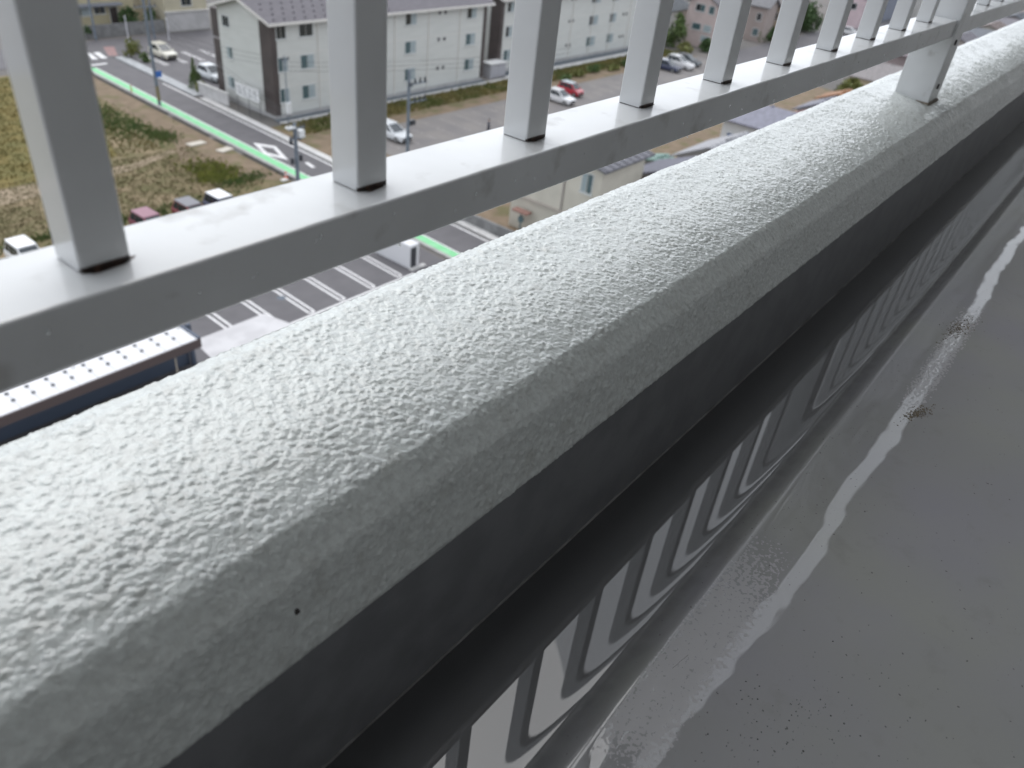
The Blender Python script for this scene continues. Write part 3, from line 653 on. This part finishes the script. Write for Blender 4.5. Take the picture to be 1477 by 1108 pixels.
house('house','pale pink house far along the side road',194,203,54.6,59.5,6.2,1.5,(.56,.45,.47),(.25,.2,.2),xwins=((56,57.4,3.6,4.8,(glass_d,)),))
house('house','blue grey house at the far end of the side road',212,224,55,62,6,2,(.20,.22,.27),(.12,.13,.16))
house('house','grey roofed house on the far right behind the post',232,246,52,62,6,2,(.45,.44,.42),(.2,.2,.22))
# row below the railing
b1 = house('house','beige house beside the lane, seen between railing and parapet',47,53,27.2,35.2,6.9,.7,(.56,.53,.46),(.13,.13,.15),wins=(),xwins=((27.95,28.85,4.85,6.3,TC),))
MB().box(46.84,46.99,27.2,35.2,2.62,2.82).build('band', mat('tan_band',(.40,.36,.32),rough=.8), b1)
MB().tube((46.93,30.35,0),(46.93,30.35,6.8),.06).build('downpipe', mat('grey_brown_pipe',(.28,.25,.24),rough=.6), b1)
tag(MB().box(44.35,44.55,20,39.5,0,.95).build('wall', MATS['grey_block_wall']), 'low grey garden wall along the lane beneath the railing', 'wall')
mp_ = thing('mail_post','small post with reddish awning in front of the beige house','mail post',(46.3,33.5,0))
MB().tube((0,0,0),(0,0,1.8),.07).build('post', mat('teal_post',(.10,.16,.18),rough=.5), mp_); MB().box(-.35,.35,-.75,.75,1.8,1.95).build('awning', mat('red_brown',(.30,.17,.14),rough=.7), mp_); MB().box(-.12,.12,-.2,.2,1.0,1.4).build('letter_box', MATS['teal_post'], mp_)
house('house','slate roofed house just beyond the beige house',53.8,59,21,28.8,4.6,1.5,(.35,.33,.31),(.115,.115,.15),'x')
house('shed','low pale shed at the corner of the beige house',53.5,56.5,29.3,31.2,3.0,.4,(.42,.37,.28),(.38,.38,.40),'x',cat='shed',oh=.2)
house('shed','teal green roofed lean-to behind the slate roof',66.3,68.9,32.0,34.2,1.7,.3,(.2,.2,.2),(.17,.27,.24),'x',cat='shed',oh=.15)
house('house','light grey roofed house next to the bare brown yard',62.3,69,23,29.0,4.5,1.5,(.5,.5,.5),(.33,.33,.35),'x')
house('house','white walled house with blue shutters in the lower row',78,86,25.5,32,4.5,1.2,(.58,.58,.58),(.20,.20,.25),'y',xwins=((28.5,29.6,1.0,3.2,(mat('blue_shutter',(.06,.10,.22),rough=.5),)),(30.2,31.3,1.0,3.2,(MATS['blue_shutter'],))))
house('house','red roofed house in the lower row',83.2,86.6,24.6,28.6,4.3,.9,(.42,.38,.35),(.20,.085,.085),'x')
house('house','blue grey roofed house after the red roof',90.2,95.2,24.5,28.8,4.4,1.0,(.4,.4,.42),(.19,.19,.23),'x')
house('house','orange roofed house in the lower row',99.0,102.6,25.2,29.4,4.2,.9,(.40,.36,.31),(.30,.14,.06),'x')
house('house','beige gabled house at the end of the lower row',122,131,25,32.8,3.4,1.6,(.50,.44,.32),(.22,.20,.20),'y')
house('house','brown walled house farther down the lower row',141,152,25,35,4.5,1.6,(.27,.22,.22),(.16,.13,.14),'y')
for i in range(8):
    x=162+i*13.5; wc=[(.4,.36,.33),(.3,.28,.28),(.5,.47,.42)][i%3]; rc=[(.17,.16,.18),(.21,.17,.16),(.13,.14,.16)][(i*2)%3]
    house('house',['first','second','third','fourth','fifth','sixth','seventh','eighth'][i]+' small house of the distant row, counted from the brown walled house',x,x+9,24,32.5+(i%2),4.4,1.6,wc,rc,'y' if i%2 else 'x',xwins=((27,28.5,1.5,3,(glass_d,)),))['group']='distant houses in the lower row'


# ------------------------------------------------------------------ bicycle shelter in front, sign wall
shl = thing('bicycle_shelter','white panelled bicycle shelter roof with brown fascia below the parapet','shelter',(0,0,0))
rw = mat('white_roof_panel',(.66,.66,.68),rough=.45,col2=(.58,.58,.60),scale=1.2); bolt_m = mat('bolt_dark',(.07,.08,.09),rough=.5)
fas = mat('brown_fascia',(.085,.062,.062),rough=.6); navy = mat('navy_steel',(.06,.08,.12),rough=.55)
x=17.55
pan0=None
for i in range(15):
    a=MB().box(0,.858,32.57,34.30,2.42,2.50).build('roof_panel', rw, shl); a.location=(x-.87*(i+1)+.006,0,0)
    jx=x-.87*(i+1)
    MB().box(jx-.011,jx+.009,32.6,34.27,2.485,2.508).build('joint_strip', mat('joint_grey',(.33,.33,.34),rough=.6), a).location=(-a.location.x,0,0)
    for yy in (33.35,34.0): 
        MB().tube((jx,yy,2.50),(jx,yy,2.57),.10,.07,8).build('bolt', bolt_m, a).location=(-a.location.x,0,0)
MB().box(4.4,17.7,32.50,32.565,1.98,2.47).build('fascia', fas, shl)
MB().box(17.56,17.72,32.57,34.3,2.2,2.56).build('fascia', navy, shl)
for px in (4.6,17.85): MB().box(px,px+.22,34.0,34.22,0,2.55 if px>17 else 2.41).build('post', navy, shl)
MB().box(4.4,17.84,34.24,34.30,.02,2.41).build('back_panel', navy, shl)
MB().tube((16.35,32.9,0),(16.35,32.9,2.12),.04).build('pole', mat('tan_pole',(.45,.40,.34),rough=.6), shl)
sw = thing('sign_wall','white freestanding sign wall with dark panel at the car park exit','sign',(0,0,0))
MB().box(35.15,36.05,34.6,38.2,0,1.78).build('wall', mat('white_render',(.64,.64,.66),rough=.6), sw,bevel=.03); MB().box(35.22,35.72,34.55,34.598,.12,1.58).build('panel', mat('charcoal_panel',(.03,.032,.04),rough=.35), sw)
MB().box(35.0,36.4,34.2,34.54,.02,.14).build('plinth', pale_conc, sw)

# ------------------------------------------------------------------ vehicles
tyre = mat('tyre',(.02,.02,.02),rough=.8); rim = mat('rim',(.45,.46,.47),rough=.3,metal=.8); cglass = mat('car_glass',(.02,.028,.035),rough=.06,spec=.9)
lampw = mat('headlight',(.6,.62,.63),rough=.1); lampr = mat('tail_light',(.30,.02,.02),rough=.2); plast = mat('dark_plastic',(.03,.03,.03),rough=.6)
def car(label, x, y, rz, paint, L=3.4, Wd=1.48, Ht=1.6, style='kei', roofm=None, group=None):
    """car along local y, nose at -y"""
    t = thing('parked_car', label, 'car', (x,y,.03), rz, group); h=L/2; hw=Wd/2
    pm = mat('car_%d_%d_%d'%tuple(int(c*1000) for c in paint), paint, rough=.3, coat=1.0, coat_r=.03)
    belt = Ht*.56; hood = .20*L if style=='kei' else .27*L; tail = .03*L if style!='sedan' else .16*L
    st=[(-h,.72,.34,.50*Ht*.82),(-h+.12,.93,.22,.50*Ht),(-h+hood,1.0,.20,belt-.02),(h-tail-.1,1.0,.20,belt+.02),(h-.08,.95,.22,belt),(h,.86,.34,belt*.92)]
    vs=[]; 
    for (yy,wf,zb,zt) in st:
        w_=hw*wf; vs+=[(-w_*.94,yy,zb),(w_*.94,yy,zb),(w_,yy,zb+.22),(w_,yy,zt-.14),(w_*.93,yy,zt),(-w_*.93,yy,zt),(-w_,yy,zt-.14),(-w_,yy,zb+.22)]
    fs=[tuple(range(7,-1,-1)),tuple(range(len(vs)-8,len(vs)))]
    for i in range(len(st)-1):
        for j in range(8): fs.append((8*i+j,8*i+(j+1)%8,8*(i+1)+(j+1)%8,8*(i+1)+j))
    body=MB().add(vs,fs).build('body', pm, t, bevel=.035, seg=2, smooth=False)
    yb0,yb1=-h+hood-.05,h-tail-.02; yt0,yt1=yb0+.26*L*(.75 if style=='kei' else 1.0),yb1-.10*L*(1 if style!='sedan' else 1.6)
    bw_,tw_=hw*.93,hw*.78; zt=Ht
    c=[(-bw_,yb0,belt),(bw_,yb0,belt),(bw_,yb1,belt),(-bw_,yb1,belt),(-tw_,yt0,zt-.05),(tw_,yt0,zt-.05),(tw_,yt1,zt-.05),(-tw_,yt1,zt-.05)]
    MB().add(c,[(3,2,1,0),(4,5,6,7),(0,1,5,4),(1,2,6,5),(2,3,7,6),(3,0,4,7)]).build('cabin', pm, t, bevel=.03)
    MB().box(-tw_-.02,tw_+.02,yt0-.03,yt1+.03,zt-.06,zt).build('roof', roofm or pm, t, bevel=.045, seg=2)
    V=[Vector(p) for p in c]
    def pane(nm,a,b_,cc,d_,s0,s1,t0,t1,off):
        def P(u,v): return (V[a]*(1-u)+V[b_]*u)*(1-v)+(V[d_]*(1-u)+V[cc]*u)*v
        q=[P(s0,t0),P(s1,t0),P(s1,t1),P(s0,t1)]; n=(q[1]-q[0]).cross(q[3]-q[0]).normalized()
        ctr=Vector((0,0,(belt+zt)/2)); n = n if n.dot(q[0]-Vector((0,(yb0+yb1)/2,belt)))>0 else -n
        MB().add([p-n*.02 for p in q]+[p+n*off for p in q],[(3,2,1,0),(4,5,6,7),(0,1,5,4),(1,2,6,5),(2,3,7,6),(3,0,4,7)]).build(nm,cglass,t)
    pane('windscreen',0,1,5,4,.06,.94,.08,.95,.012); pane('rear_window',3,2,6,7,.1,.9,.2,.92,.012)
    for (a,b_,cc,d_) in ((3,0,4,7),(2,1,5,6)):
        pane('side_window',a,b_,cc,d_,.06,.30,.10,.90,.012); pane('side_window',a,b_,cc,d_,.33,.60,.08,.90,.012); pane('side_window',a,b_,cc,d_,.63,.90,.08,.90,.012)
    for sx in (-1,1):
        for yy in (-h+.19*L,h-.19*L):
            wv=MB().tube((sx*(hw-.16),yy,.27),(sx*(hw+.005),yy,.27),.28,n=14).build('wheel',tyre,t); MB().tube((sx*(hw-.02),yy,.27),(sx*(hw+.012),yy,.27),.18,n=12).build('rim',rim,wv)
        MB().box(min(sx*hw*.55,sx*hw*.86),max(sx*hw*.55,sx*hw*.86),-h-.005,-h+.16,.50*Ht*.62,.50*Ht*.80).build('headlight',lampw,t,bevel=.02)
        MB().box(min(sx*hw*.72,sx*hw*.90),max(sx*hw*.72,sx*hw*.90),h-.08,h+.01,belt*.62,belt*.9).build('tail_light',lampr,t,bevel=.02)
        MB().box(min(sx*(hw-.01),sx*(hw+.14)),max(sx*(hw-.01),sx*(hw+.14)),yb0+.12,yb0+.22,belt,belt+.14).build('mirror',pm,t,bevel=.02)
    MB().box(-hw*.72,hw*.72,-h-.012,-h+.1,.26,.40).build('bumper_grille',plast,t); return t
white=(.72,.72,.73); PI=math.pi
car('white boxy small car at the left end of the row by the field',16.6,50.1,0,white,3.4,1.48,1.75)
car('dark car half hidden behind the thick leftmost baluster',19.6,50.2,0,(.04,.035,.06),3.4,1.48,1.6)
car('faded maroon car in the row by the field',24.9,50.2,0,(.20,.045,.075),3.4,1.48,1.55,roofm=mat('maroon_roof',(.24,.10,.14),rough=.35))
car('red car with grey roof between the maroon car and the white topped car',28.2,50.2,0,(.22,.025,.035),3.4,1.48,1.55,roofm=mat('grey_car_roof',(.14,.14,.16),rough=.3))
car('dark blue car with white roof at the right end of the row',30.6,49.9,0,(.03,.035,.11),3.4,1.48,1.65,roofm=mat('white_car_roof',(.74,.74,.75),rough=.3))
car('cream white hatchback in the apartment car park',52.2,94.2,0,(.66,.63,.53),4.1,1.7,1.5,'hatch')
car('silver white car behind the apartment gable wall',51.5,83.0,0,(.62,.65,.67),3.9,1.65,1.5,'hatch')
car('white car standing at the edge of the gravel car park near the lane',54.3,56.3,0,(.68,.70,.72),4.2,1.7,1.45,'hatch')
car('bright red car in the gravel car park',85.6,56.4,0,(.42,.012,.03),3.4,1.48,1.5,roofm=mat('roof_sky_sheen',(.45,.50,.53),rough=.25))  # pale roof colour paints in the sky reflected on the red roof
car('white car parked left of the bright red car',81.3,54.9,0,white,3.8,1.6,1.5,'hatch')
car('white estate car near the pink house',115.2,56.6,0,white,4.6,1.75,1.7,'hatch')
car('dark grey car right of the white estate car',118.6,56.9,0,(.05,.07,.085),4.2,1.7,1.5,'hatch')
car('navy car left of the white estate car',111.6,56.6,0,(.03,.04,.09),4.0,1.65,1.45,'hatch')
car('white car far along the side road',183,52.4,0,white,4.2,1.7,1.5,'hatch')
car('pale car at the far right beneath the railing',233,33.6,PI/2,(.6,.68,.68),4.2,1.7,1.5,'hatch')

# ------------------------------------------------------------------ poles, wires, cone, person
polem = mat('pole_concrete',(.17,.20,.235),rough=.7,col2=(.14,.165,.20),scale=3); dark_ins = mat('dark_insulator',(.035,.04,.05),rough=.4); whb = mat('white_box',(.7,.71,.72),rough=.5)
def pole(label,x,y,h,r,arms=(),boxes=True,mtl=None):
    t=thing('utility_pole',label,'utility pole',(x,y,0)); m=mtl or polem
    MB().tube((0,0,0),(0,0,h),r,r*.72,12).build('shaft',m,t)
    for (z_,w_) in arms:
        a=MB().box(-w_,w_,-.06-r,-r+.02,z_-.05,z_+.05).build('crossarm',m,t)
        for q in (-.9,-.5,.5,.9): MB().tube((q*w_,-r-.02,z_+.05),(q*w_,-r-.02,z_+.27),.055,.04,8).build('insulator',dark_ins,a)
    return t
p1=pole('tall utility pole with crossarms at the green line',41.5,77.1,11.2,.17,((9.25,1.15),(10.3,1.0)))
MB().tube((0,-.02,.5),(0,-.02,1.9),.185,.18,12).build('guard_sleeve',mat('dull_guard',(.20,.17,.10),rough=.6),p1)
MB().box(-.02,.62,-.20,-.17,2.75,3.35).build('blue_sign',mat('blue_sign',(.04,.14,.45),rough=.5),p1)
p2=pole('utility pole with transformer gear above the railing, left of the second baluster',33.4,44.35,8.0,.17,((7.7,.7),(7.0,.6)))
for sx,zz_ in ((-1,6.6),(1,6.8),(-1,5.2),(1,5.3)): MB().tube((sx*.38,0,zz_),(sx*.38,0,zz_+.45),.13,.12,10).build('cut_out',dark_ins,p2)
MB().box(-.75,-.15,-.3,.1,7.75,7.85).build('bracket',whb,p2); MB().box(.2,.65,-.25,.1,7.0,7.5).build('bracket',whb,p2)
p3=pole('slim grey pole with three insulators before the apartment block',44.7,44.6,10.2,.16,((9.0,.2),))
for zz_,n in ((9.1,3),(7.7,3)):
    a=MB().box(.1,2.0,-.05,.05,zz_-.05,zz_+.05).build('crossarm',polem,p3)
    for q in range(n): MB().tube((.7+q*.55,0,zz_),(.7+q*.55,0,zz_+.4),.11,.06,8).build('insulator',dark_ins,a)
MB().box(.15,.7,-.15,.15,5.9,6.3).build('bracket',dark_ins,p3)
p4=pole('thin service pole with a white meter box before the near apartment block',48.4,65.2,6.6,.06,((6.2,.45),))
MB().box(-.25,.28,-.3,-.05,1.1,2.2).build('meter_box',whb,p4,bevel=.03)
pole('pole standing by the yellow house',49.6,105.2,9,.15,((8,.8),)); pole('paired pole across the road in line with the first pole',56.2,103.0,9,.15,((8,.8),))
for (x,y,h,l) in ((51.5,100.7,3.5,'thin white sign post on the crossing corner'),(57.3,101.4,2.7,'short white sign post before the beige house')):
    t=thing('sign_post',l,'sign post',(x,y,0)); MB().tube((0,0,0),(0,0,h),.07,.06,10).build('post',mat('white_post',(.6,.6,.64),rough=.5),t); MB().tube((0,0,h),(0,0,h+.06),.1,.02,10).build('cap',MATS['white_post'],t)
mk=thing('marker_post','slim orange delineator on the kerb of the lane','marker post',(41.4,82.2,0)); MB().tube((0,0,0),(0,0,.85),.06,.05,8).build('post',mat('orange_plastic',(.55,.24,.04),rough=.5),mk); MB().tube((0,0,0),(0,0,.08),.14,.10,10).build('base',plast,mk)
cn=thing('traffic_cone','orange and white traffic cone on the kerb by the dirt','traffic cone',(39.0,53.4,0)); MB().tube((0,0,.04),(0,0,.70),.17,.03,12).build('cone',mat('cone_orange',(.60,.11,.05),rough=.5),cn); MB().box(-.2,.2,-.2,.2,0,.04).build('base',plast,cn); MB().tube((0,0,.34),(0,0,.48),.111,.081,12).build('stripe',paint_w,cn)
bag=MB().box(-.3,.3,-.2,.2,0,.18).build('sandbag',mat('white_bag',(.6,.58,.55),rough=.8),bevel=.06); bag.location=(38.6,53.1,0); tag(bag,'pale sandbag next to the traffic cone','sandbag')
wire_m=mat('wire',(.06,.06,.065),rough=.6)
def wire(label,a,b_,sag,r=.014):
    a,b_=Vector(a),Vector(b_); n=14; pts=[a.lerp(b_,i/n)-Vector((0,0,sag*4*(i/n)*(1-i/n))) for i in range(n+1)]
    m=MB()
    for p,q in zip(pts,pts[1:]): m.tube(p,q,r,n=5)
    tag(m.build('power_line',wire_m),label,'power line','power lines')
for i,dx in enumerate((-.9,-.4,.4,.9)):
    wire(['outermost left','inner left','inner right','outermost right'][i]+' power line between the two poles along the lane',(41.5+dx,77,9.5),(33.4+dx*.6,44.3,7.95),.5)
    wire(['outermost left','inner left','inner right','outermost right'][i]+' power line from the lane pole over the crossing',(41.5+dx,77,9.5),(56.2+dx*.7,103,8.2),.5)
for i,dz in enumerate((0,.5,1.0)):
    wire(['lowest','middle','highest'][i]+' service line sagging past the apartment gable',(41.5,77.0,6.6+dz),(48.4,65.2,5.5+dz*.8),.3)
    wire(['lowest','middle','highest'][i]+' service line crossing the apartment front',(48.4,65.2,5.2+dz*.8),(72,48,7.6+dz),.5)
# person in dark clothes walking in the gravel car park
def person(label,x,y,rz):
    t=thing('person',label,'person',(x,y,.02),rz)
    J={'pel':(0,0,.92,.135),'wai':(0,0,1.08,.125),'che':(0,-.02,1.30,.15),'nec':(0,-.03,1.46,.058),'hea':(0,-.05,1.56,.085),'top':(0,-.05,1.66,.075),
       'lh':(.09,0,.86,.095),'lk':(.10,-.12,.48,.065),'la':(.10,-.04,.08,.042),'lt':(.10,-.20,.035,.036),'rh':(-.09,0,.86,.095),'rk':(-.10,.06,.47,.065),'ra':(-.10,.22,.10,.042),'rt':(-.10,.10,.035,.036),
       'ls':(.18,-.01,1.38,.062),'le':(.25,.06,1.12,.045),'lw':(.24,-.05,.88,.033),'lf':(.23,-.10,.78,.03),'rs':(-.18,-.01,1.38,.062),'re':(-.25,-.06,1.12,.045),'rw':(-.22,-.22,.95,.033),'rf':(-.20,-.30,.90,.03)}
    names=list(J); E_=[('pel','wai'),('wai','che'),('che','nec'),('nec','hea'),('hea','top'),('pel','lh'),('lh','lk'),('lk','la'),('la','lt'),('pel','rh'),('rh','rk'),('rk','ra'),('ra','rt'),('che','ls'),('ls','le'),('le','lw'),('lw','lf'),('che','rs'),('rs','re'),('re','rw'),('rw','rf')]
    me=bpy.data.meshes.new('body'); me.from_pydata([J[n][:3] for n in names],[(names.index(a),names.index(b_)) for a,b_ in E_],[])
    o=link('body',me,t); o.modifiers.new('skin','SKIN'); 
    for i,n in enumerate(names): me.skin_vertices[0].data[i].radius=(J[n][3],J[n][3])
    me.skin_vertices[0].data[0].use_root=True
    o.modifiers.new('sub','SUBSURF').levels=1; o.modifiers['sub'].render_levels=2
    m=bpy.data.materials.new('clothes_and_skin'); m.use_nodes=True; tr=m.node_tree; p=tr.nodes['Principled BSDF']
    tc=tr.nodes.new('ShaderNodeTexCoord'); sx=tr.nodes.new('ShaderNodeSeparateXYZ'); cr=tr.nodes.new('ShaderNodeValToRGB'); mr=tr.nodes.new('ShaderNodeMapRange'); mr.inputs[2].default_value=1.8
    tr.links.new(tc.outputs['Object'],sx.inputs[0]); tr.links.new(sx.outputs[2],mr.inputs[0]); tr.links.new(mr.outputs[0],cr.inputs[0]); tr.links.new(cr.outputs[0],p.inputs['Base Color'])
    cr.color_ramp.interpolation='CONSTANT'; e=cr.color_ramp.elements; e[0].position=0; e[0].color=(.02,.02,.02,1); e[1].position=.05; e[1].color=(.018,.02,.035,1)
    for ps,c in ((.52,(.022,.028,.055)),(.80,(.42,.28,.21))): q=e.new(ps); q.color=(*c,1)
    p.inputs['Roughness'].default_value=.8; me.materials.append(m)
    hr=MB(); n=10
    for i in range(5):
        f=i/4; r=.098*math.cos(f*1.45); zz_=1.60+.12*math.sin(f*1.5)
        hr.v+=[(r*math.cos(2*PI*j/n),-.035+r*math.sin(2*PI*j/n),zz_) for j in range(n)]
        if i: hr.f+=[((i-1)*n+j,(i-1)*n+(j+1)%n,i*n+(j+1)%n,i*n+j) for j in range(n)]
    hr.f.append(tuple(4*n+j for j in range(n))); hr.build('hair',mat('black_hair',(.015,.013,.012),rough=.6),t,smooth=True)
    return t
person('person in dark clothes walking across the gravel car park',63.5,51.5,.6)
